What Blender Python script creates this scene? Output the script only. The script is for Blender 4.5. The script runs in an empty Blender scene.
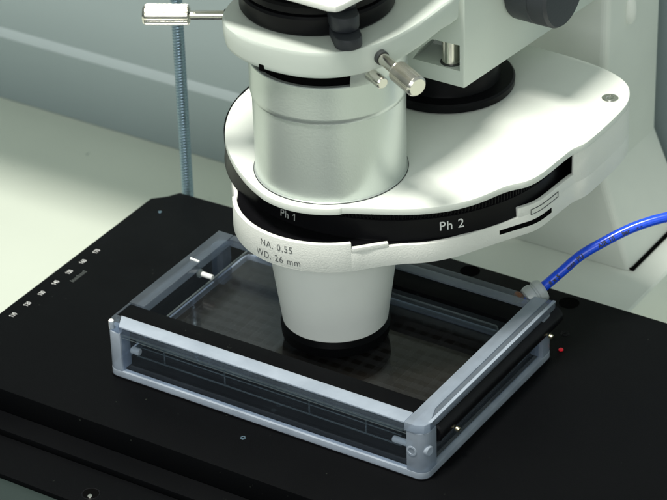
import bpy, bmesh, math, random
from mathutils import Vector, Matrix
random.seed(7)
C = bpy.context.scene
MM = 0.001
# ------------------------------------------------------------------ camera
az, el, ro = 2.152, 0.546, -0.032
cam_d = Vector((math.cos(el)*math.cos(az), math.cos(el)*math.sin(az), -math.sin(el)))
cam_r = cam_d.cross(Vector((0, 0, 1))).normalized()
cam_u = cam_r.cross(cam_d)
cr = cam_r*math.cos(ro)+cam_u*math.sin(ro)
cu = -cam_r*math.sin(ro)+cam_u*math.cos(ro)
cam = bpy.data.objects.new('camera', bpy.data.cameras.new('camera'))
C.collection.objects.link(cam)
m3 = Matrix((cr, cu, -cam_d)).transposed()
cam.matrix_world = Matrix.Translation(Vector((608.171, -762.694, 648.727))*MM) @ m3.to_4x4()
cam.data.sensor_width = 36
cam.data.lens = 2831.15/667*36
cam.data.shift_x = 0.01747
cam.data.shift_y = -0.0062
cam.data.clip_start = 0.05
cam.data.clip_end = 50
cam.data.dof.use_dof = True
cam.data.dof.focus_distance = 1.12
cam.data.dof.aperture_fstop = 28
C.camera = cam
# ------------------------------------------------------------------ world
W = bpy.data.worlds.new('World')
C.world = W
W.use_nodes = True
nt = W.node_tree
bgn = nt.nodes['Background']
tc = nt.nodes.new('ShaderNodeTexCoord')
sep = nt.nodes.new('ShaderNodeSeparateXYZ')
ramp = nt.nodes.new('ShaderNodeValToRGB')
nt.links.new(tc.outputs['Generated'], sep.inputs[0])
mr = nt.nodes.new('ShaderNodeMapRange')
mr.inputs[1].default_value = -1
nt.links.new(sep.outputs[2], mr.inputs[0])
nt.links.new(mr.outputs[0], ramp.inputs[0])
e = ramp.color_ramp.elements
e[0].position = 0.35; e[0].color = (0.02, 0.025, 0.025, 1)
e[1].position = 1.0; e[1].color = (0.67, 0.74, 0.69, 1)
k = e.new(0.52); k.color = (0.24, 0.29, 0.28, 1)
k = e.new(0.75); k.color = (0.45, 0.50, 0.475, 1)
nt.links.new(ramp.outputs[0], bgn.inputs[0])
bgn.inputs[1].default_value = 0.70


def area(name, pos, target, size, power, col, size_y=None):
    l = bpy.data.lights.new(name, 'AREA')
    l.energy = power
    l.color = col
    l.size = size
    if size_y:
        l.shape = 'RECTANGLE'
        l.size_y = size_y
    o = bpy.data.objects.new(name, l)
    C.collection.objects.link(o)
    o.location = Vector(pos)*MM
    o.rotation_euler = (Vector(target)*MM-Vector(pos)*MM).to_track_quat('-Z', 'Y').to_euler()
    return o


T0 = Vector((77, 54, 60))
area('ceiling_lamp', T0+Vector((-.06, -.27, 1)).normalized()*1600, T0, 0.30, 33.0, (1.0, 0.968, 0.905), 0.26)
area('fill_light', T0+Vector((.42, -1.0, .50)).normalized()*1700, T0, 1.0, 8.0, (0.96, 0.98, 1.0), 0.8)  # soft fill added from the camera side, no window there
C.view_settings.view_transform = 'Standard'
C.view_settings.look = 'None'
C.view_settings.exposure = 0
C.view_settings.gamma = 1


# ------------------------------------------------------------------ materials
def mat(name, col, rough=0.5, metal=0.0, bump=0.0, bscale=900, mottle=0.0, mscale=60, spec=0.5, coat=0.0, wear=None, ior=1.5):
    m = bpy.data.materials.new(name)
    m.use_nodes = True
    n = m.node_tree.nodes
    L = m.node_tree.links
    p = n['Principled BSDF']
    p.inputs['Base Color'].default_value = (*col, 1)
    p.inputs['Roughness'].default_value = rough
    p.inputs['Metallic'].default_value = metal
    p.inputs['Specular IOR Level'].default_value = spec
    p.inputs['IOR'].default_value = ior
    p.inputs['Coat Weight'].default_value = coat
    t = n.new('ShaderNodeTexCoord')
    if bump:
        z = n.new('ShaderNodeTexNoise')
        z.inputs['Scale'].default_value = bscale
        z.inputs['Detail'].default_value = 3
        b = n.new('ShaderNodeBump')
        b.inputs['Strength'].default_value = bump
        b.inputs['Distance'].default_value = 0.0004
        L.new(t.outputs['Object'], z.inputs[0])
        L.new(z.outputs[0], b.inputs['Height'])
        L.new(b.outputs[0], p.inputs['Normal'])
    if mottle:
        z = n.new('ShaderNodeTexNoise')
        z.inputs['Scale'].default_value = mscale
        z.inputs['Detail'].default_value = 6
        r = n.new('ShaderNodeMapRange')
        r.inputs[1].default_value = .3
        r.inputs[2].default_value = .7
        r.inputs[3].default_value = max(0.02, rough-mottle)
        r.inputs[4].default_value = rough+mottle
        L.new(t.outputs['Object'], z.inputs[0])
        L.new(z.outputs[0], r.inputs[0])
        L.new(r.outputs[0], p.inputs['Roughness'])
        mx = n.new('ShaderNodeMix')
        mx.data_type = 'RGBA'
        mx.inputs[6].default_value = (*[c*.93 for c in col], 1)
        mx.inputs[7].default_value = (*[min(1, c*1.05) for c in col], 1)
        L.new(z.outputs[0], mx.inputs[0])
        L.new(mx.outputs[2], p.inputs['Base Color'])
        if wear:
            v = n.new('ShaderNodeTexNoise')
            v.inputs['Scale'].default_value = wear[1]
            v.inputs['Detail'].default_value = 4
            rr = n.new('ShaderNodeValToRGB')
            rr.color_ramp.elements[0].position = wear[2]
            rr.color_ramp.elements[0].color = (0, 0, 0, 1)
            rr.color_ramp.elements[1].position = wear[2]+.03
            rr.color_ramp.elements[1].color = (1, 1, 1, 1)
            m2 = n.new('ShaderNodeMix')
            m2.data_type = 'RGBA'
            m2.inputs[7].default_value = (*wear[0], 1)
            L.new(t.outputs['Object'], v.inputs[0])
            L.new(v.outputs[0], rr.inputs[0])
            L.new(rr.outputs[0], m2.inputs[0])
            L.new(mx.outputs[2], m2.inputs[6])
            L.new(m2.outputs[2], p.inputs['Base Color'])
    return m


def clear(name, col, tr=0.93, rough=0.02, haze=0.0, hazecol=(.5, .6, .7), hscale=25, ior=1.49):
    """thin clear plastic: transparent + fresnel gloss, with some frosted haze mixed in"""
    m = bpy.data.materials.new(name)
    m.use_nodes = True
    n = m.node_tree.nodes
    L = m.node_tree.links
    out = n['Material Output']
    n.remove(n['Principled BSDF'])
    tb = n.new('ShaderNodeBsdfTransparent')
    tb.inputs[0].default_value = (*[c*tr for c in col], 1)
    g = n.new('ShaderNodeBsdfGlossy')
    g.inputs['Roughness'].default_value = rough
    f = n.new('ShaderNodeFresnel')
    ge = n.new('ShaderNodeNewGeometry')
    mi = n.new('ShaderNodeMapRange')          # same reflectance on the way in and on the way out
    mi.inputs[3].default_value = ior
    mi.inputs[4].default_value = 1/ior
    L.new(ge.outputs['Backfacing'], mi.inputs[0])
    L.new(mi.outputs[0], f.inputs['IOR'])
    m1 = n.new('ShaderNodeMixShader')
    L.new(f.outputs[0], m1.inputs[0])
    L.new(tb.outputs[0], m1.inputs[1])
    L.new(g.outputs[0], m1.inputs[2])
    last = m1
    if haze:
        d = n.new('ShaderNodeBsdfPrincipled')
        d.inputs['Base Color'].default_value = (*hazecol, 1)
        d.inputs['Roughness'].default_value = .32
        t = n.new('ShaderNodeTexCoord')
        z = n.new('ShaderNodeTexNoise')
        z.inputs['Scale'].default_value = hscale
        z.inputs['Detail'].default_value = 5
        r = n.new('ShaderNodeMapRange')
        r.inputs[1].default_value = .3
        r.inputs[2].default_value = .7
        r.inputs[3].default_value = haze*.8
        r.inputs[4].default_value = min(1, haze*1.2)
        L.new(t.outputs['Object'], z.inputs[0])
        L.new(z.outputs[0], r.inputs[0])
        m2 = n.new('ShaderNodeMixShader')
        L.new(r.outputs[0], m2.inputs[0])
        L.new(m1.outputs[0], m2.inputs[1])
        L.new(d.outputs[0], m2.inputs[2])
        last = m2
    L.new(last.outputs[0], out.inputs[0])
    return m


M = {}
M['white'] = mat('white_enamel', (.76, .80, .735), .42, bump=.06, bscale=700, mottle=.05, mscale=40)
M['white_cast'] = mat('white_textured_enamel', (.79, .81, .755), .45, bump=.32, bscale=1500, mottle=.06, mscale=60)
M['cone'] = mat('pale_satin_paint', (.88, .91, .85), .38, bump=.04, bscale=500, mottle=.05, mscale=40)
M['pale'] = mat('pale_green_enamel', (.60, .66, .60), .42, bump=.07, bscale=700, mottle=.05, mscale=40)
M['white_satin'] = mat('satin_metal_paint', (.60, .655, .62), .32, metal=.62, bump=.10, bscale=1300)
M['black'] = mat('black_anodised', (.0032, .0035, .004), .45, spec=.5, ior=1.13, bump=.12, bscale=2500, mottle=.08, mscale=25, wear=((.022, .026, .022), 420, .735))
M['black_satin'] = mat('black_satin', (.005, .005, .006), .34, ior=1.22, bump=.05, mottle=.06, mscale=50)
M['black_matte'] = mat('black_matte', (.003, .003, .003), .75, ior=1.06)
M['rubber'] = mat('dark_rubber', (.022, .026, .032), .5, bump=.2, bscale=800)
M['steel'] = mat('polished_steel', (.72, .70, .64), .22, metal=1, mottle=.06, mscale=150)
M['zinc'] = mat('zinc_plated_steel', (.27, .38, .45), .34, metal=.9, mottle=.12, mscale=120)
M['pin'] = mat('white_nylon', (.8, .82, .8), .4)
M['brass'] = mat('yellowed_steel', (.75, .68, .45), .3, metal=1)
M['table'] = mat('pale_green_laminate', (.66, .71, .61), .5, bump=.05, bscale=300, mottle=.06, mscale=8, wear=((.36, .42, .36), 90, .725))
M['wall'] = mat('blue_grey_panel', (.32, .385, .395), .5, mottle=.05, mscale=5)
M['ledge'] = mat('pale_grey_trim', (.38, .445, .455), .5)
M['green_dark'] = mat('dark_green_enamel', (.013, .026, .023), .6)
M['ink'] = mat('dark_ink', (.03, .035, .035), .5)
M['ink_grey'] = mat('grey_ink', (.10, .11, .11), .5)
M['paint'] = mat('white_print', (.75, .76, .74), .5)
M['paint_dim2'] = mat('grey_print', (.5, .52, .5), .5)
M['paint_dim'] = mat('faded_print', (.16, .18, .17), .5)
M['red'] = mat('red_plastic', (.95, .02, .04), .3)
M['grid'] = clear('polystyrene_grid', (.9, .95, 1), .97, .1, .035, (.45, .43, .38), 80, ior=1.12)
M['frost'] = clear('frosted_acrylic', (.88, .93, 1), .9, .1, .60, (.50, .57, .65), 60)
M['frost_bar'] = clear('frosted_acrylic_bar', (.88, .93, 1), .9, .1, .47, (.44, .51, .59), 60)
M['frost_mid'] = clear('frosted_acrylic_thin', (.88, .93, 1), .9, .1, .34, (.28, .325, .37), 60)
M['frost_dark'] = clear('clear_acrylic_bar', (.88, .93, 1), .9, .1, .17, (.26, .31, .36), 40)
M['window'] = clear('clear_acrylic_window', (.93, .96, 1), .97, .02, .015, (.5, .6, .7), 30)
M['skirt'] = clear('thin_polystyrene', (.95, .97, 1), .97, .05, .01, (.5, .5, .5), 30, ior=1.15)
M['lid'] = clear('clear_polystyrene', (.95, .97, 1), .97, .015, .010, (.5, .42, .32), 14, ior=1.40)  # faint brown haze painted in for a warm reflection on the lid
M['rim'] = clear('polystyrene_edge', (.9, .95, 1), .92, .05, .16, (.45, .52, .50), 80)
M['black_glass'] = mat('lens_glass', (.004, .004, .006), .08)
M['hose'] = mat('blue_polyurethane', (.012, .085, .80), .25, mottle=.04, mscale=80, coat=.3)
M['fitting'] = clear('translucent_nylon', (.9, .92, .9), .85, .2, .75, (.55, .60, .58), 90)
M['brown'] = mat('brown_seal', (.16, .07, .035), .4)


# ------------------------------------------------------------------ helpers
S_, T_ = 0.9874, Vector((7.66, -9.6, 8.17))      # stand coordinates -> bench millimetres


def ST(p):
    return Vector(p)*S_+T_


class MB:
    def __init__(self):
        self.bm = bmesh.new()

    def prism(self, pts, z0, z1, bev=0.0, seg=2, inset_bottom=0):
        bm = bmesh.new()
        lo = [bm.verts.new((x, y, z0)) for x, y in pts]
        hi = [bm.verts.new((x, y, z1)) for x, y in pts]
        n = len(pts)
        bm.faces.new(lo[::-1])
        bm.faces.new(hi)
        for i in range(n):
            bm.faces.new((lo[i], lo[(i+1) % n], hi[(i+1) % n], hi[i]))
        self._bev(bm, bev, seg)
        return self

    def _bev(self, bm, bev, seg=2, ang=38):
        bmesh.ops.recalc_face_normals(bm, faces=bm.faces)
        if bev:
            es = [e for e in bm.edges if len(e.link_faces) == 2 and e.calc_face_angle(0) > math.radians(ang)]
            bmesh.ops.bevel(bm, geom=es, offset=bev, segments=seg, profile=.6, affect='EDGES', clamp_overlap=True)
        self.merge(bm)

    def merge(self, bm):
        me = bpy.data.meshes.new('tmp')
        bm.to_mesh(me)
        bm.free()
        self.bm.from_mesh(me)
        bpy.data.meshes.remove(me)

    def box(self, x0, x1, y0, y1, z0, z1, bev=0.0, seg=2):
        return self.prism([(x0, y0), (x1, y0), (x1, y1), (x0, y1)], z0, z1, bev, seg)

    def ring(self, outer, inner, z0, z1, bev=0.0):
        bm = bmesh.new()
        n = len(outer)
        V = [[bm.verts.new((x, y, z)) for x, y in loop] for z in (z0, z1) for loop in (outer, inner)]
        ob, ib, ot, it = V
        for i in range(n):
            j = (i+1) % n
            bm.faces.new((ot[i], ot[j], it[j], it[i]))
            bm.faces.new((ob[j], ob[i], ib[i], ib[j]))
            bm.faces.new((ob[i], ob[j], ot[j], ot[i]))
            bm.faces.new((ib[j], ib[i], it[i], it[j]))
        self._bev(bm, bev)
        return self

    def lathe(self, o, axis, prof, n=96, cap0=True, cap1=True, a0=0, a1=360):
        """prof: (r, h) along axis from o"""
        bm = bmesh.new()
        ax = Vector(axis).normalized()
        q = Vector((0, 0, 1)).rotation_difference(ax)
        full = abs(a1-a0) >= 360
        m = n if full else n+1
        rows = []
        for r, h in prof:
            row = []
            for i in range(m):
                a = math.radians(a0+(a1-a0)*i/n)
                row.append(bm.verts.new(Vector(o)+q @ Vector((r*math.cos(a), r*math.sin(a), h))))
            rows.append(row)
        for k in range(len(rows)-1):
            for i in range(n):
                j = (i+1) % m
                bm.faces.new((rows[k][i], rows[k][j], rows[k+1][j], rows[k+1][i]))
        if full and cap0:
            bm.faces.new(rows[0][::-1])
        if full and cap1:
            bm.faces.new(rows[-1])
        bmesh.ops.recalc_face_normals(bm, faces=bm.faces)
        self.merge(bm)
        return self

    def cyl(self, p, q, r, n=32, bev=0.0):
        p, q = Vector(p), Vector(q)
        h = (q-p).length
        b = min(bev, r*.5)
        prof = [(r-b, 0), (r, b), (r, h-b), (r-b, h)] if b else [(r, 0), (r, h)]
        return self.lathe(p, q-p, prof, n)

    def tube(self, pts, r, n=20):
        bm = bmesh.new()
        P = [Vector(p) for p in pts]
        rows = []
        up = Vector((0, 0, 1))
        for i, p in enumerate(P):
            t = (P[min(i+1, len(P)-1)]-P[max(i-1, 0)]).normalized()
            s = t.cross(up).normalized()
            u = s.cross(t)
            rows.append([bm.verts.new(p+s*r*math.cos(2*math.pi*k/n)+u*r*math.sin(2*math.pi*k/n)) for k in range(n)])
        for a, b in zip(rows, rows[1:]):
            for k in range(n):
                bm.faces.new((a[k], a[(k+1) % n], b[(k+1) % n], b[k]))
        bm.faces.new(rows[0])
        bm.faces.new(rows[-1][::-1])
        bmesh.ops.recalc_face_normals(bm, faces=bm.faces)
        self.merge(bm)
        return self

    def loft(self, loops):
        bm = bmesh.new()
        rows = [[bm.verts.new(v) for v in L] for L in loops]
        n = len(rows[0])
        for a, b in zip(rows, rows[1:]):
            for k in range(n):
                bm.faces.new((a[k], a[(k+1) % n], b[(k+1) % n], b[k]))
        bm.faces.new(rows[0])
        bm.faces.new(rows[-1])
        bmesh.ops.recalc_face_normals(bm, faces=bm.faces)
        self.merge(bm)
        return self

    def build(self, name, m, parent=None, st=False, smooth=True, ang=30):
        bm = self.bm
        base = Vector(parent.get('_w', (0, 0, 0))) if parent is not None else Vector((0, 0, 0))
        for v in bm.verts:
            c = v.co
            if st:
                c = ST(c)
            v.co = c*MM-base
        if smooth:
            for f in bm.faces:
                f.smooth = True
            for e_ in bm.edges:
                if len(e_.link_faces) == 2 and e_.calc_face_angle(0) > math.radians(ang):
                    e_.smooth = False
        me = bpy.data.meshes.new(name)
        bm.to_mesh(me)
        bm.free()
        me.materials.append(M[m])
        o = bpy.data.objects.new(name, me)
        C.collection.objects.link(o)
        if parent is not None:
            o.parent = parent
            o['_w'] = list(base)
        return o


def thing(name, loc, label, cat, group=None):
    o = bpy.data.objects.new(name, None)
    o.empty_display_size = .01
    C.collection.objects.link(o)
    o.location = Vector(loc)*MM
    o['_w'] = list(o.location)
    o['label'] = label
    o['category'] = cat
    if group:
        o['group'] = group
    return o


def smoothloop(pts, it=2):
    """Chaikin corner cutting on a closed outline"""
    for _ in range(it):
        q = []
        for i in range(len(pts)):
            a, b = pts[i], pts[(i+1) % len(pts)]
            q.append((a[0]*.75+b[0]*.25, a[1]*.75+b[1]*.25))
            q.append((a[0]*.25+b[0]*.75, a[1]*.25+b[1]*.75))
        pts = q
    return pts


def inset(pts, d):
    """inset a CCW outline by d (miter)"""
    n = len(pts)
    out = []
    for i in range(n):
        a, b, c = Vector(pts[i-1]), Vector(pts[i]), Vector(pts[(i+1) % n])
        n1 = Vector((-(b-a).y, (b-a).x)).normalized()
        n2 = Vector((-(c-b).y, (c-b).x)).normalized()
        s = (n1+n2)
        s = s.normalized()/max(.4, s.normalized().dot(n1))
        out.append(tuple(b+s*d))
    return out


def rrect(x0, x1, y0, y1, r, n=6):
    pts = []
    for cx, cy, a in ((x1-r, y0+r, -90), (x1-r, y1-r, 0), (x0+r, y1-r, 90), (x0+r, y0+r, 180)):
        for i in range(n+1):
            t = math.radians(a+90*i/n)
            pts.append((cx+r*math.cos(t), cy+r*math.sin(t)))
    return pts


def text_verts(s, size, font_scale_x=1.0, spacing=1.0, bold=0.0, ext=0.0, flag=0):
    cu_ = bpy.data.curves.new('t', 'FONT')
    cu_.body = s
    cu_.size = size
    cu_.align_x = 'CENTER'
    cu_.align_y = 'CENTER'
    cu_.space_character = spacing
    cu_.offset = bold
    cu_.extrude = ext
    cu_.resolution_u = 4
    o = bpy.data.objects.new('t', cu_)
    C.collection.objects.link(o)
    dg = bpy.context.evaluated_depsgraph_get()
    dg.update()
    me = bpy.data.meshes.new_from_object(o.evaluated_get(dg))
    bpy.data.objects.remove(o)
    bpy.data.curves.remove(cu_)
    bm = bmesh.new()
    bm.from_mesh(me)
    bpy.data.meshes.remove(me)
    if flag:                                   # the upstroke of the figure 1
        x1 = max(v.co.x for v in bm.verts) if flag > 0 else min(v.co.x for v in bm.verts)
        yt = max(v.co.y for v in bm.verts)
        w = size*.1
        xl = x1-w if flag > 0 else x1
        bm.faces.new([bm.verts.new(p) for p in ((xl+.02, yt, 0), (xl-size*.17, yt-size*.17, 0), (xl-size*.17, yt-size*.27, 0), (xl+.02, yt-size*.13, 0))])
    bmesh.ops.triangulate(bm, faces=bm.faces)
    bmesh.ops.subdivide_edges(bm, edges=[e_ for e_ in bm.edges if e_.calc_length() > size*.25], cuts=1)
    for v in bm.verts:
        v.co.x *= font_scale_x
    return bm


def text_on_cyl(mb, s, size, c, r, ang, z, tilt=0.0, taper=0.0, bold=0.0, sx=1.0, spacing=1.0, flag=0):
    bm = text_verts(s, size, sx, spacing, bold, flag=flag)
    for v in bm.verts:
        x = v.co.x*math.cos(tilt)-v.co.y*math.sin(tilt)
        y = v.co.x*math.sin(tilt)+v.co.y*math.cos(tilt)
        a = math.radians(ang)+x/r
        rr = r+taper*y
        v.co = Vector((c[0]+rr*math.cos(a), c[1]+rr*math.sin(a), z+y))
    mb.merge(bm)


def structure(o):
    o['kind'] = 'structure'
    return o


# ================================================================== setting
structure(MB().box(-900, 900, -700, 309, -111, -91).build('table', 'table', st=True))
wl = MB()
wl.box(-900, 900, 300, 330, -90.6, -52.3)
wl.box(-900, 900, 303.0, 330, -47.7, 330)
structure(wl.build('wall', 'wall', st=True))
lp = [[(x, y, z) for y, z in ((300, -52.2), (330, -52.2), (330, -47.8), (303.0, -47.8))] for x in (-900, 900)]
structure(MB().loft(lp).build('wall_ledge', 'ledge', st=True))

# unseen board added above the frame to shade the back of the bench
sh = MB().box(-900, -95, 158, 232, 120, 126, 1)
sh = sh.build('shade_board', 'ledge', st=True)
sh['label'] = 'added grey board out of view that shades the back of the bench'
sh['category'] = 'shade board'

# ================================================================== threaded rod
rod = thing('threaded_rod', ST((-79.3, 170, -91)), 'blue grey zinc threaded rod standing upright behind the black stage', 'threaded rod')
bm = bmesh.new()
pitch, n, R = 1.5, 24, 2.9
turns = 265
rows = []
for i in range(turns*4+1):
    row = []
    for k in range(n):
        ph = ((i/4.0) - k/n) % 1.0
        r = R-0.55*abs(2*ph-1)
        a = 2*math.pi*k/n
        row.append(bm.verts.new((-79.3+r*math.cos(a), 170+r*math.sin(a), -91+i*pitch/4)))
    rows.append(row)
for a_, b_ in zip(rows, rows[1:]):
    for k in range(n):
        bm.faces.new((a_[k], a_[(k+1) % n], b_[(k+1) % n], b_[k]))
bmesh.ops.recalc_face_normals(bm, faces=bm.faces)
mb = MB()
mb.merge(bm)
mb.build('shaft', 'zinc', rod, st=True, ang=60)
MB().lathe((-79.3, 170, -91), (0, 0, 1), [(8, 0), (8, 1.6), (4, 1.6)], 32).build('washer', 'zinc', rod, st=True)
hexp = [(-79.3+6*math.cos(math.radians(60*i)), 170+6*math.sin(math.radians(60*i))) for i in range(6)]
MB().prism(hexp, -89.3, -84, .5).build('nut', 'zinc', rod, st=True)

# ================================================================== microscope
mic = thing('inverted_microscope', ST((76, 235, -91)), 'white enamelled inverted microscope with round condenser turret above its black stage', 'microscope')
# base under the column
MB().box(15, 136, -20, 330, -91, -40, 2.5, 3).build('base', 'white', mic, st=True)
# column with flared foot
foot = MB()
lo = rrect(31, 121, 235.5, 296, 3.0)
top = rrect(46, 106, 235.5, 290, 4.5)
foot.loft([[(x, y, -39.8) for x, y in lo], [(x, y, 6.5) for x, y in top], [(x, y, 330) for x, y in top]])
col = foot.build('column', 'white', mic, st=True, ang=12)
MB().box(112, 122.3, 236.6, 297, -39.95, -38.7).build('foot_gasket', 'black_matte', mic, st=True)
bmp = MB().lathe((106, 257, 76), (0, 0, 1), [(0.01, -2), (2.2, -1), (3.4, 1.5), (3.6, 5), (3, 9), (1.6, 13), (.01, 16)], 24, False, False)
bmp.build('screw_cover', 'white', col, st=True)

# support arm with the guide pocket
arm = MB()
bm = bmesh.new()
front = [(47, 108.6), (104.8, 108.6), (104.8, 215), (47, 215)]
def slopez(z, y):
    return z if z > 111 else z-6*(y-112)/71
pocket = [(80.5, 116), (102.6, 116), (102.6, 127.6), (89.8, 127.2), (84, 121.5)]
vf = [bm.verts.new((x, 112, z)) for x, z in front]
vb = [bm.verts.new((x, 236, slopez(z, 236))) for x, z in front]
pf = [bm.verts.new((x, 112, z)) for x, z in pocket]
pb = [bm.verts.new((x, 128, z)) for x, z in pocket]
for i in range(4):
    j = (i+1) % 4
    bm.faces.new((vf[i], vf[j], vb[j], vb[i]))
bm.faces.new(vb)
for i in range(5):
    j = (i+1) % 5
    bm.faces.new((pf[i], pf[j], pb[j], pb[i]))
bm.faces.new(pb)
bmesh.ops.triangle_fill(bm, edges=[bm.edges.get((vf[i], vf[(i+1) % 4])) for i in range(4)]+[bm.edges.get((pf[i], pf[(i+1) % 5])) for i in range(5)], use_beauty=True)
bmesh.ops.recalc_face_normals(bm, faces=bm.faces)
es = [bm.edges.get((vf[i], vf[(i+1) % 4])) for i in range(4)]+[bm.edges.get((vf[1], vb[1])), bm.edges.get((vf[0], vb[0]))]
bmesh.ops.bevel(bm, geom=[e_ for e_ in es if e_], offset=.7, segments=3, profile=.5, affect='EDGES')
arm.merge(bm)
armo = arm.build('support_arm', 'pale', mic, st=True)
MB().cyl((95.6, 117.5, 115.9), (95.6, 117.5, 128), 3.9, 40).build('guide_post', 'steel', armo, st=True)
MB().lathe((95.6, 117.5, 116.05), (0, 0, 1), [(4.6, 0), (4.6, .3), (4.0, .3)], 40).build('seal_ring', 'ink', armo, st=True)
# focus knob on the right cheek of the arm
kn = MB()
bm = bmesh.new()
nk = 180
rows = []
for r, x in ((15.2, 104.5), (16.8, 105.5), (17.3, 106.5), (17.5, 116), (17.2, 116.2), (17.2, 116.9), (17.5, 117.1), (17.5, 123.6), (16.6, 125), (13, 125.3)):
    rows.append([bm.verts.new((x, 159.5+r*math.cos(2*math.pi*k/nk), 138.5+r*math.sin(2*math.pi*k/nk))) for k in range(nk)])
for a_, b_ in zip(rows, rows[1:]):
    for k in range(nk):
        bm.faces.new((a_[k], a_[(k+1) % nk], b_[(k+1) % nk], b_[k]))
bm.faces.new(rows[-1])
bmesh.ops.recalc_face_normals(bm, faces=bm.faces)
kn.merge(bm)
kn.build('focus_knob', 'rubber', mic, st=True)

# ---------------- condenser plate / turret / shell
right_half = [(91.7, 39.3), (101, 43.8), (111.5, 48.9), (119.5, 54.2), (126.8, 60.9), (131.5, 67.5), (134.8, 73.8), (138.6, 84.6), (141.2, 88.6), (144.0, 92.0),
              (145.8, 97), (146.7, 103), (147.1, 113.7), (147.6, 124.6), (149.2, 128.2), (150.4, 133), (150.6, 149), (150.3, 162), (149.4, 170), (147.0, 177), (142.5, 184.5),
              (134.6, 190), (124.3, 193.4), (109, 195.5), (88, 196)]
nose = []
for a in range(-118, -42, 6):
    nose.append((70.2+34.3*math.cos(math.radians(a)), 64.9+34.3*math.sin(math.radians(a))))
left_pts = [(5.0, 101.5), (5.6, 92.8), (9.6, 80.5), (15.8, 69.0), (22.5, 59.4), (33.4, 48.6), (46, 39)]
plate = nose[1:-1]+right_half+[(70, 196), (41, 195.5), (26, 193.4), (15.5, 190), (8, 184.5), (3.5, 177), (1.2, 170), (.4, 160), (.8, 140), (2.5, 120)]+left_pts
plate_s = smoothloop(plate, 2)
tp = MB().prism(plate_s, 83.5, 86.5, .5, 2)
tpo = tp.build('turret_cover_plate', 'white', mic, st=True)
# cap screw
cs = MB().lathe((141, 170.3, 86.52), (0, 0, 1), [(3.5, 0), (3.5, .12), (3.05, .16), (3.0, .12), (2.9, .30), (1.7, .34)], 40, False, False)
cs.lathe((141, 170.3, 86.86), (0, 0, 1), [(1.7, 0), (1.35, -.15), (.01, -.2)], 6, False, False)
cs.build('cap_screw', 'steel', tpo, st=True)
# black disc of second condenser position
MB().lathe((74.4, 149.2, 86.5), (0, 0, 1), [(27, 0), (29, .6), (29.2, 3.4), (28.4, 4.3), (23, 4.5), (22.5, 6), (22, 20)], 120, True, True).build('aperture_disc', 'black_satin', mic, st=True)
# shell outline (lower casting)
sh_right = [(101.0, 39.4), (111.2, 49.7), (119.6, 55.2), (127.6, 64.6), (133.0, 75.2), (138.9, 86.6), (141.6, 91.6), (144.9, 97.4), (146.3, 104), (147.0, 118), (147.6, 126.2),
            (149.2, 130), (150.3, 135), (150.3, 149), (150.0, 164), (149.2, 171), (146.6, 178), (142, 185), (134.4, 190), (124, 193.2), (109, 195), (88, 195.6)]
lipa = [(70.2+40.3*math.cos(math.radians(a)), 64.9+40.3*math.sin(math.radians(a))) for a in range(-146, -40, 6)]
sh_left = [(60, 195.6), (41, 195), (26, 193), (15.8, 190), (8.4, 184.5), (4, 177), (1.8, 170), (1.6, 160), (4.0, 142), (6, 120), (8, 103), (9.4, 92), (12.9, 80.5), (16.5, 72), (21, 64.5), (26.2, 57.6), (31.2, 52)]
shell = lipa+sh_right+sh_left
shell_s = smoothloop(shell, 2)
so = MB().prism(shell_s, 60.8, 69.5, .2, 2)
# lip in front of the nose
def wall_strip(mb, pts, th, z0, z1, bev=.35):
    outer = [Vector((x, y)) for x, y in pts]
    inn = []
    for i, p in enumerate(outer):
        t = (outer[min(i+1, len(outer)-1)]-outer[max(i-1, 0)]).normalized()
        inn.append(p+Vector((-t.y, t.x))*th)
    mb.prism([tuple(p) for p in outer]+[tuple(p) for p in inn[::-1]], z0, z1, bev)
def sub_path(pts, it=2):
    for _ in range(it):
        q = [pts[0]]
        for a, b in zip(pts, pts[1:]):
            q.append((a[0]*.75+b[0]*.25, a[1]*.75+b[1]*.25))
            q.append((a[0]*.25+b[0]*.75, a[1]*.25+b[1]*.75))
        q.append(pts[-1])
        pts = q
    return pts
lip_path = [(70.2+40.32*math.cos(math.radians(a)), 64.9+40.32*math.sin(math.radians(a))) for a in range(-147, -46, 4)]
wall_strip(so, lip_path, 1.9, 61.4, 73.7, .35)
ramp_path = [(70.2+40.32*math.cos(math.radians(a)), 64.9+40.32*math.sin(math.radians(a))) for a in (-47, -44, -41)]+[(104.5, 42.8), (108, 46.4)]
wall_strip(so, ramp_path, 1.9, 69.2, 71.2, .2)
wall_strip(so, sub_path([(141.2, 91.0), (144.85, 97.4), (146.25, 104), (146.95, 118), (147.55, 126.2), (149.1, 130)]), 1.8, 68.6, 73.7)
rr = sub_path([(147.5, 126.0), (149.15, 130), (150.25, 135), (150.25, 149), (149.95, 164), (149.15, 171), (146.55, 178), (142, 185), (134.4, 190), (124, 193.1), (109, 194.9), (88, 195.5), (60, 195.5), (41, 194.9), (26, 192.9), (15.8, 189.9), (8.4, 184.4), (4, 177), (1.8, 170), (1.4, 160), (2.6, 158)])
rr = [p for p in rr]
wall_strip(so, rr, 1.0, 68.6, 83.45, .1)
sho = so.build('turret_lower_casting', 'white_cast', mic, st=True)
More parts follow.
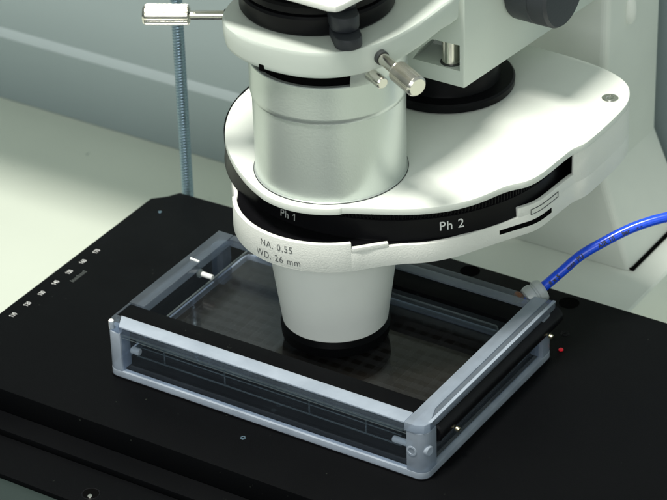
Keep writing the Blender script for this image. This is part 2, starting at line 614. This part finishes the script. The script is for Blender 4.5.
# dark floor of the casting, turret core and rings
fl = MB().prism(inset(shell_s, 1.55), 69.3, 69.9)
fl.build('casting_floor', 'black_satin', sho, st=True)
cx, cy = 71.8, 113.5
MB().lathe((cx, cy, 69.8), (0, 0, 1), [(72.1, 0), (71.9, .5), (71.1, 8.6), (70.6, 9.0), (68.5, 9.1), (68.5, 13.6)], 240, True, False).build('turret_ring', 'black_satin', mic, st=True)
kb = MB()
bm = bmesh.new()
rows = []
NT = 300
for z, dr in ((79.1, -.4), (79.5, 0), (82.9, 0), (83.4, -.4)):
    row = []
    for k in range(NT*4):
        a = 2*math.pi*k/(NT*4)
        r = 71.3+dr+(0.55 if (k % 4) in (0, 1) else -.25)
        row.append(bm.verts.new((cx+r*math.cos(a), cy+r*math.sin(a), z)))
    rows.append(row)
for a_, b_ in zip(rows, rows[1:]):
    for k in range(NT*4):
        bm.faces.new((a_[k], a_[(k+1) % (NT*4)], b_[(k+1) % (NT*4)], b_[k]))
kb.merge(bm)
kb.build('knurled_ring', 'black_satin', mic, st=True, smooth=False)
tx = MB()
text_on_cyl(tx, 'Ph 2', 5.4, (cx, cy), 71.85, -41.6, 74.6, taper=-.09, bold=.03, spacing=1.1)
tx.build('ring_lettering', 'paint', mic, st=True, smooth=False)
tx = MB()
text_on_cyl(tx, 'Ph 1', 4.4, (cx, cy), 72.0, -96.2, 73.2, taper=-.09, bold=.03, spacing=1.1, flag=1)
tx.build('ring_lettering', 'paint_dim2', mic, st=True, smooth=False)
tx = MB()
text_on_cyl(tx, 'NA. 0,55', 4.3, (70.2, 64.9), 40.42, -91.5, 69.3, bold=-.01, spacing=1.16, sx=.86)
text_on_cyl(tx, 'WD. 26 mm', 4.3, (70.2, 64.9), 40.42, -91.0, 64.0, bold=-.01, spacing=1.16, sx=.86)
tx.build('casting_lettering', 'ink_grey', sho, st=True, smooth=False)
# click-stop slot and engraved bar on the right flank
P = sub_path([(133.6, 77.2), (138.2, 85.6), (141.2, 91.0), (144.9, 97.4), (146.4, 104), (147.0, 118)])
def flank(mb, s0, s1, z0, z1, off=.25, th=.4, n=26):
    L = [0]
    for a, b in zip(P, P[1:]):
        L.append(L[-1]+(Vector(a)-Vector(b)).length)
    def at(s):
        s *= L[-1]
        for i in range(len(P)-1):
            if s <= L[i+1]+1e-6:
                t = (s-L[i])/(L[i+1]-L[i])
                a, b = Vector(P[i]), Vector(P[i+1])
                d = (b-a).normalized()
                return a.lerp(b, t)+Vector((d.y, -d.x))*off
    loops = []
    for i in range(n+1):
        u = i/n
        p = at(s0+(s1-s0)*u)
        za = z0(u) if callable(z0) else z0
        zb = z1(u) if callable(z1) else z1
        loops.append([(p.x, p.y, za), (p.x, p.y, zb), (p.x-1.2, p.y+.6, zb), (p.x-1.2, p.y+.6, za)])
    mb.loft(loops)
sl = MB()
flank(sl, .06, .80, 64.3, lambda u: 66.4 if u > .05 else 65.4, .22)
sl.build('click_slot', 'black_matte', sho, st=True, smooth=False)
en = MB()
flank(en, .50, .92, 69.0, 69.25, .2)
flank(en, .50, .92, 71.3, 71.55, .2)
flank(en, .50, .505, 69.0, 71.5, .2, n=2)
flank(en, .915, .92, 69.0, 71.5, .2, n=2)
en.build('engraved_bar', 'ink_grey', sho, st=True, smooth=False)
# small details on ring near notch
st = MB()
for a in (-59.5, -61.8):
    p = Vector((70.2+39.0*math.cos(math.radians(a+10)), 64.9+39*math.sin(math.radians(a+10)), 69.9))
    st.lathe(p, (0, 0, 1), [(1.3, 0), (1.3, .5), (.6, .7)], 16)
st.build('stop_screw', 'rubber', sho, st=True)
# ---------------- front lens cone
A = (70.2, 64.9)
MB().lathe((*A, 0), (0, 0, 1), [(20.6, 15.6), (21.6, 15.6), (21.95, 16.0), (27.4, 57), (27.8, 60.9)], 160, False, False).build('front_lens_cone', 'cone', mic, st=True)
MB().lathe((*A, 0), (0, 0, 1), [(16, 9.2), (17, 8.4), (21.6, 8.3), (22.4, 9.0), (22.8, 13.2), (21.4, 15.8), (20.5, 17)], 160, False, False).build('lens_retaining_ring', 'black', mic, st=True)
MB().lathe((*A, 0), (0, 0, 1), [(.01, 8.6), (8, 8.8), (16.6, 9.6)], 64, False, False).build('front_lens', 'black_glass', mic, st=True)
# ---------------- condenser tube
tb = MB()
tb.lathe((*A, 0), (0, 0, 1), [(30.9, 86.55), (30.9, 87.0), (30.45, 87.2), (30.5, 121.6), (31.0, 122.3), (31.35, 124.2), (31.35, 124.4), (31.4, 137.9), (31.1, 138.2), (27, 138.2)], 200, False, False)
tb.lathe((*A, 0), (0, 0, 1), [(31.38, 137.5), (31.8, 141), (33.2, 144.6)], 90, False, False, -42, 150)
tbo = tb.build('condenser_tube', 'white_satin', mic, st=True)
MB().lathe((*A, 0), (0, 0, 1), [(30.95, 86.52), (31.2, 86.7), (30.7, 86.95)], 160, False, False).build('tube_seam', 'ink', tbo, st=True)
MB().lathe((*A, 0), (0, 0, 1), [(29.5, 138), (29.5, 145)], 120, False, False).build('slot_core', 'black_matte', tbo, st=True)
# ---------------- collar
col_out = [(30.4, 112), (30.4, 80), (30.6, 62), (33.0, 47.5), (39.5, 37.6), (49.5, 32.2), (60, 29.9), (71.5, 30.1), (81, 31.7), (90, 36.2), (98, 44.8), (103.6, 57), (106.4, 74), (107.0, 90), (107.0, 112)]
cs_ = smoothloop(col_out, 2)
def towards(pts, k, rmin=32.0):
    out = []
    for x, y in pts:
        v = Vector((x-A[0], y-A[1]))
        out.append(tuple(Vector(A)+v*(1-k)+v.normalized()*rmin*k) if y < 96 else (x+(A[0]-x)*k*.12, y))
    return out
prof = [(0.97, 144.0), (.24, 144.05), (.14, 144.25), (.09, 144.8), (.06, 146), (0.01, 150), (0, 153.4), (.03, 154.4), (.10, 155.0)]
cb = MB()
cb.loft([[(x, y, z) for x, y in towards(cs_, k)] for k, z in prof])
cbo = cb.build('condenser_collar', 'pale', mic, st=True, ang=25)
MB().box(61.0, 63.4, 30.2, 33, 143.0, 146.0, .1).build('collar_notch', 'black_matte', cbo, st=True)
# field diaphragm ring
MB().lathe((62.0, 71.0, 155.02), (0, 0, 1), [(28.7, 0), (30.1, .3), (30.7, 1.2), (30.7, 7.2), (30.0, 8.2), (28.3, 8.4), (28.3, 8.9), (29.5, 9.2), (29.7, 11.8), (28.7, 12.8), (14, 13.0)], 200, True, True).build('diaphragm_ring', 'black_satin', mic, st=True)
# lever
lv = MB()
d = Vector((.69, -.72, 0)).normalized()
s = Vector((-d.y, d.x, 0))
o_ = Vector((78, 60, 0))
def lever(mb, a, b, w, z0, z1, bev):
    pts = []
    for t in range(-90, 91, 15):
        q = o_+d*(b-w)+d*w*math.cos(math.radians(t))+s*w*math.sin(math.radians(t))
        pts.append((q.x, q.y))
    q1 = o_+d*a+s*w*1.0
    q2 = o_+d*a-s*w*1.0
    mb.prism(pts+[(q1.x, q1.y), (q2.x, q2.y)], z0, z1, bev)
lever(lv, -16, 26.5, 5.4, 155.3, 160.0, .9)
lever(lv, -14, 21, 5.6, 160.2, 166.5, 1.0)
lever(lv, -14, 15, 6.2, 166.8, 171.6, .8)
lv.build('diaphragm_lever', 'rubber', mic, st=True)
# white filter slide above
fs = [(20, 33.4), (92.5, 31.0), (95.8, 31.8), (97.0, 34.2), (101.5, 60), (100, 108), (20, 108)]
MB().prism(fs, 175.6, 178.2, .5).build('filter_slide', 'white_cast', mic, st=True)
MB().lathe((62, 71, 167.8), (0, 0, 1), [(26.5, 0), (26.5, 7.9)], 80).build('slide_mount', 'black_satin', mic, st=True)

# centring screws
def screw(p, d, shaft, knurl, r1, r2, slots=36):
    p = Vector(p)
    d = Vector(d).normalized()
    root = MB().cyl(p-d*3, p+d*(shaft+.5), r1, 32).build('centring_screw', 'steel', mic, st=True)
    mb = MB()
    q = Vector((0, 0, 1)).rotation_difference(d)
    bm = bmesh.new()
    rows = []
    for r, h, kk in ((r2-1.0, shaft, 0), (r2-.1, shaft+.5, 0), (r2, shaft+.9, 1), (r2, shaft+knurl-1.1, 1), (r2-.1, shaft+knurl-.8, 0), (r2-.8, shaft+knurl, 0)):
        row = []
        for k in range(slots*4):
            a = 2*math.pi*k/(slots*4)
            rr_ = r+((-.28 if k % 4 in (0, 1) else 0) if kk else -.05)
            row.append(bm.verts.new(p+q @ Vector((rr_*math.cos(a), rr_*math.sin(a), h))))
        rows.append(row)
    for a_, b_ in zip(rows, rows[1:]):
        for k in range(slots*4):
            bm.faces.new((a_[k], a_[(k+1) % (slots*4)], b_[(k+1) % (slots*4)], b_[k]))
    bm.faces.new(rows[0])
    bm.faces.new(rows[-1])
    bmesh.ops.recalc_face_normals(bm, faces=bm.faces)
    mb.merge(bm)
    mb.build('knurled_head', 'steel', root, st=True, smooth=False)
    MB().lathe(p, d, [(r1+.05, -2.5), (r1+.5, -2.5), (r1+.5, .1), (r1+.3, .2), (r1+.05, .1)], 32, False, False).build('bushing', 'ink', root, st=True)
screw((33.5, 48.3, 152.2), (-.875, -.48, 0), 13.6, 18.6, 1.9, 4.2)
screw((103.2, 52.4, 149.0), (.91, -.42, -.10), 9.8, 13.8, 2.4, 4.3, 44)
# stub below right screw
d2 = Vector((.91, -.42, -.05)).normalized()
p2 = Vector((101.6, 49.2, 141.9))
MB().cyl(p2-d2*4, p2+d2*5.5, 2.5, 32, .5).build('clamp_stub', 'steel', mic, st=True)

# ================================================================== stage
# (bench millimetres from here on)
stg = [(-67.9, -31.0), (262, -31.0), (262, 149.0), (40, 149.0), (34, 140), (-44, 137.4), (-59.4, 137.0), (-62.4, 131.6), (-68.0, 126.2)]
stage = MB().prism(stg, -11, 0, .35).build('stage', 'black', mic)
s2 = MB()
s2.box(-62, 262, -41.6, 120, -14.2, -11.2, .25)
s2.build('stage_carriage', 'black', stage)
s3 = MB()
s3.prism([(-66, -62.5), (262, -65.5), (262, 100), (-40, 100)], -16.6, -14.35, .25)
s3.build('stage_rail', 'black', stage)
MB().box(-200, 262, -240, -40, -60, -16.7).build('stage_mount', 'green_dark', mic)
# holes
for x, y, r in ((138.4, 142.4, 4.4), (89.1, 143.9, 4.4)):
    MB().lathe((x, y, .06), (0, 0, 1), [(r, 0), (.01, 0)], 40, False, False).build('stage_hole', 'black_matte', stage)
def countersunk(x, y, z, r, m='black_satin'):
    MB().lathe((x, y, z+.05), (0, 0, 1), [(r, 0), (r*.9, .12), (r*.72, .05), (r*.68, .22), (r*.3, .25)], 24, False, False).build('stage_screw', m, stage)
countersunk(148.3, 120.3, 0, 1.9)
countersunk(73.4, -10.1, 0, 1.2, 'zinc')
countersunk(-57.3, 118.2, 0, .9, 'zinc')
MB().lathe((30.6, -55.6, -14.33), (0, 0, 1), [(3.9, 0), (3.7, .14), (3.3, .05)], 40, False, False).build('hole_chamfer', 'black_satin', stage)
MB().lathe((30.6, -55.6, -14.33), (0, 0, 1), [(3.3, .05), (.01, .06)], 40, False, False).build('stage_hole', 'black_matte', stage)
MB().lathe((31.4, -57.2, -14.3), (0, 0, 1), [(1.1, .1), (.9, .35), (.01, .4)], 20, False, False).build('hole_glint', 'steel', stage)  # small steel patch standing in for the glint in the hole
MB().lathe((152.6, 108.7, 0.02), (0, 0, 1), [(1.05, 0), (1.0, .4), (.7, .7), (.01, .85)], 24, False, False).build('red_marker', 'red', stage)
# numerals
nm = MB()
for i, s in enumerate(('110', '120', '130', '140', '150', '160', '170')):
    bm = text_verts(s, 2.9, .72, 1.08, .02, flag=-1)
    for v in bm.verts:
        x, y = v.co.x, v.co.y
        v.co = Vector((-62.0-y*1.15, 16.2+10*i+x, .07))
    nm.merge(bm)
nm.build('scale_numerals', 'paint', stage, smooth=False)
vn = MB()
for i in range(11):
    vn.box(-57.6+(0 if i % 5 == 0 else .5), -55.4, 50.6+i*.95-.12, 50.6+i*.95+.12, .06, .09)
vn.build('vernier_ticks', 'paint_dim', stage, smooth=False)

# ================================================================== incubation box
bx = thing('incubation_box', (76, 52, 0), 'clear and frosted acrylic incubation box lying on the black stage', 'acrylic box')
XO, YO, H = 151.7, 103.8, 25.8
outer = rrect(0, XO, 0, YO, 4.5)
MB().ring(rrect(-.3, XO+.3, -.3, YO+.3, 4.6), rrect(6, XO-6, 6, YO-6, 1), .05, .75).build('gasket', 'black_satin', bx)
MB().ring(outer, rrect(.9, XO-2.6, 2.6, YO-.9, .5), .8, 3.5, .25).build('bottom_frame', 'frost', bx)
# corner posts
def post(x0, x1, y0, y1, corner, m='frost'):
    r = 4.3
    pts = []
    for k, (cx_, cy_, a) in enumerate(((x1, y0, -90), (x1, y1, 0), (x0, y1, 90), (x0, y0, 180))):
        if k == corner:
            ccx = cx_-r if k in (0, 1) else cx_+r
            ccy = cy_+r if k in (0, 3) else cy_-r
            for i in range(8):
                t = math.radians(a+90*i/7)
                pts.append((ccx+r*math.cos(t), ccy+r*math.sin(t)))
        else:
            pts.append((cx_, cy_))
    return MB().prism(pts, 3.55, 21.9, .3).build('corner_post', m, bx)
pn = post(XO-8.6, XO-.1, .1, 8.8, 0, 'frost_bar')
pw = post(.1, 7.2, .1, 7.0, 3, 'frost')
post(XO-6, XO-.1, YO-9, YO-.1, 1, 'frost_bar')
post(.1, 6, 76.5, 83, 2, 'frost_dark')
MB().cyl((XO-1.6, 3.4, 13.4), (XO+.4, 3.0, 13.5), 2.2, 24, .5).build('post_nub', 'frost', pn)
MB().lathe((XO-6.2, .15, 13.2), (0, -1, 0), [(2.2, -.1), (2.2, .25), (1.5, .3), (1.4, -.05)], 24, False, False).build('post_bore', 'frost', pn)
MB().cyl((1.8, 2.2, 21.7), (1.8, 2.2, 26.0), 1.1, 20, .3).build('post_nub', 'pin', pw)
# top frame bars
MB().prism([(7.2, -.05), (XO-9.5, -.05), (XO-9.5, 7.2), (3.4, 7.2)], 25.0, H, .2).build('front_bar', 'frost', bx)
MB().box(7.2, XO-9.5, .15, 7.1, 22.0, 24.95, .1).build('front_bar_core', 'frost_dark', bx)
MB().prism([(.1, 5), (1.8, .8), (6.9, -.05), (3.2, 7.15), (.1, 7.15)], 22.0, H-.3, .25).build('front_bar_end', 'frost_dark', bx)
rb = MB()
rb.prism([(XO-9.4, -.05), (XO-4.5, -.05), (XO-1.2, 1.3), (XO-.2, 3.8), (XO-.2, 4), (XO-3.7, 14), (XO-3.7, YO+.2), (XO-9.4, YO+.2)], 21.95, H, .25)
rbo = rb.build('right_bar', 'frost_bar', bx)
MB().prism([(XO-3.6, 14), (XO-.2, 4.2), (XO-.2, YO+1.3), (XO-3.6, YO+1.3)], 22.1, H-.35, .2).build('right_bar_groove', 'frost_mid', rbo)
MB().box(XO-1.3, XO+.05, 4.4, YO+1.2, H-.3, H+.05, .1).build('right_bar_edge', 'frost', rbo)
MB().box(.1, 7.7, 17.2, 83, 22.0, H, .25).build('left_bar', 'frost_dark', bx)
MB().box(.1, 1.2, 7.2, 17.15, 22.4, H-.3, .2).build('left_bar_stub', 'frost_dark', bx)
MB().box(7.8, 32, 79.6, 83.2, 22.0, H-.2, .25).build('back_bar_clear', 'frost_dark', bx)
MB().box(28, XO-9.5, 95, 100.2, 22.0, H, .25).build('back_bar', 'frost_mid', bx)
MB().box(28, XO-9.5, 100.25, 105.2, 22.0, H-.8, .25).build('back_bar_shelf', 'frost_dark', bx)
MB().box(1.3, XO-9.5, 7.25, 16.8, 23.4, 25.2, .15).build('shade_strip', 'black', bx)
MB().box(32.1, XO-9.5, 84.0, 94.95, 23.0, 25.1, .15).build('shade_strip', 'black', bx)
# windows
MB().box(7.3, XO-8.7, 1.0, 3.0, 3.55, 21.95).build('front_window', 'window', bx)
MB().box(1.0, 3.0, 7.1, 76.4, 3.55, 21.95).build('side_window', 'window', bx)
MB().box(6, XO-6.1, YO-3, YO-1, 3.55, 21.95).build('back_window', 'window', bx)
# thin seams of glue on the front window
g = MB()
g.box(7.3, XO-8.7, .5, .9, 21.1, 21.7)
g.box(7.3, XO-8.7, .6, .9, 19.9, 20.1)
g.build('glue_seam', 'rim', bx)
# pins
MB().cyl((8.4, 6.0, 11.4), (12.6, 6.0, 11.4), 1.5, 24, .3).build('pin', 'pin', bx)
MB().cyl((133.6, 6.0, 11.3), (142.6, 6.0, 11.3), 1.4, 24, .3).build('pin', 'pin', bx)
MB().cyl((2.8, 57.6, 26.2), (7.4, 57.6, 25.8), .55, 16, .2).build('pin', 'pin', bx)
MB().cyl((8.6, 57.4, 20.3), (14.2, 57.2, 20.3), 1.15, 20, .2).build('pin', 'pin', bx)
MB().cyl((6.8, 57.4, 20.3), (8.5, 57.4, 20.3), 1.9, 20, .3).build('pin_sleeve', 'rim', bx)
# black heater tube along the right side
ht = MB().cyl((149.2, 9.5, 17.2), (149.2, 108.5, 17.2), 4.5, 48, .7).build('heater_tube', 'black_satin', bx)
for y in (20.5, 96.5):
    MB().cyl((153.2, y, 14.3), (155.0, y, 13.9), 1.05, 20, .25).build('screw', 'brass', ht)
MB().box(147.6, 149.6, 8.9, YO-9.1, 3.55, 12.0).build('heater_bracket', 'window', bx)
MB().prism([(XO-9, YO-20), (XO-5.8, YO-20), (XO-5.8, YO-9), (XO-9, YO-9)], 4.4, 6.5, .2).build('wedge', 'frost_mid', bx)
# floor of the chamber
MB().box(2.8, XO-2.8, 2.8, YO-2.8, .8, 1.6).build('chamber_floor', 'black', bx)

# ================================================================== microplate in the box
mp = thing('microplate', (72, 52, 2), 'clear gridded well plate with a lid sitting inside the acrylic box', 'well plate')
po = [(8.2, 9.4), (135.6, 9.4), (135.6, 87.6), (130.6, 93.6), (8.2, 93.6)]
MB().ring(po, inset(po, .8), 2.2, 13.0, .1).build('skirt', 'skirt', mp)
MB().ring(inset(po, -.1), inset(po, .5), 13.1, 13.7, .1).build('lid_rim', 'rim', mp)
MB().prism(inset(po, .6), 12.6, 13.5).build('lid', 'lid', mp)
rl = MB()
rl.box(8.3, 135.5, 8.9, 9.35, 6.4, 6.9)
rl.box(8.3, 135.5, 8.9, 9.35, 11.2, 11.5)
for x in (22.3, 52, 92.5, 119):
    rl.box(x, x+.5, 8.85, 9.3, 6.4, 13)
rl.build('skirt_ribs', 'rim', mp)
gd = MB()
px = (135.6-8.2-8)/19
for i in range(20):
    x = 12.2+px*i
    gd.box(x-.16, x+.16, 13, 90, 7.0, 9.6)
ny = 12
for j in range(13):
    y = 13+77/12*j
    gd.box(12.2, 131.6, y-.16, y+.16, 7.02, 9.5)
gd.build('well_grid', 'grid', mp, smooth=False)
MB().box(11, 132.5, 11.5, 91, 5.5, 6.6).build('well_floor', 'black', mp)

# ================================================================== hose and fitting
hz = thing('air_hose', (142, 113, 22), 'bright blue plastic hose plugged into the back corner of the acrylic box', 'hose')
P0 = Vector((138.5, 107.5, 22.0))
pts = [Vector(p) for p in ((136.6, 103, 21.0), (142, 112, 25.7), (147.0, 118.8, 31.2), (152.0, 125, 36.9), (158.5, 131.5, 41.6), (168, 141, 47.0), (178.8, 150, 50.5), (192, 160, 52), (210, 172, 51), (235, 188, 46), (300, 225, 30), (380, 260, 0))]
def catmull(P, n=14):
    out = []
    for i in range(len(P)-1):
        p0, p1, p2_, p3 = P[max(i-1, 0)], P[i], P[i+1], P[min(i+2, len(P)-1)]
        for k in range(n):
            t = k/n
            out.append(.5*((2*p1)+(-p0+p2_)*t+(2*p0-5*p1+4*p2_-p3)*t*t+(-p0+3*p1-3*p2_+p3)*t**3))
    out.append(P[-1])
    return out
path = catmull(pts)
HR = 2.15
MB().tube(path, HR, 28).build('hose_tube', 'hose', hz)
# printed marks along the hose
def on_hose(bm, s0, ang):
    Ls = [0]
    for a, b in zip(path, path[1:]):
        Ls.append(Ls[-1]+(b-a).length)
    for v in bm.verts:
        s_ = s0+v.co.x
        i = 0
        while i < len(Ls)-2 and Ls[i+1] < s_:
            i += 1
        t = (path[i+1]-path[i]).normalized()
        p = path[i]+t*(s_-Ls[i])
        sd = t.cross(Vector((0, 0, 1))).normalized()
        u = sd.cross(t)
        a = ang+v.co.y/HR
        v.co = p+(sd*math.cos(a)+u*math.sin(a))*(HR+.06)
hm = MB()
for s0, w in ((17.0, '8 x 5'), (26.0, 'mm'), (31.0, 'PU'), (43.5, 'AIR 10'), (52.5, 'bar'), (58.5, '- -'), (83, '8 x 5')):
    bm = text_verts(w, 2.6, 1.0, 1.05, .1)
    on_hose(bm, s0, math.radians(18))
    hm.merge(bm)
hm.build('hose_print', 'ink', hz, smooth=False)
ft = thing('hose_fitting', (138, 108, 20), 'translucent nylon fitting joining the blue hose to the acrylic box corner', 'hose fitting')
fd = Vector((.50, .78, .36)).normalized()
fp = Vector((138.6, 105.4, 22.4))
MB().lathe(fp, fd, [(3.2, -1), (4.6, -.5), (5.1, .8), (5.1, 3.0), (4.6, 3.4), (4.6, 4.0), (5.1, 4.4), (5.1, 6.4), (4.4, 7.6), (3.0, 8.0), (2.5, 7.8)], 40, True, False).build('body', 'fitting', ft)
MB().lathe(fp-fd*1.6+Vector((-2.2, -1.2, 1.6)), (-.5, -.75, .5), [(2.2, -1), (2.5, 1.3), (1.4, 1.7)], 24, True, True).build('seal', 'brown', ft)
for o in bpy.data.objects:
    if '_w' in o:
        del o['_w']
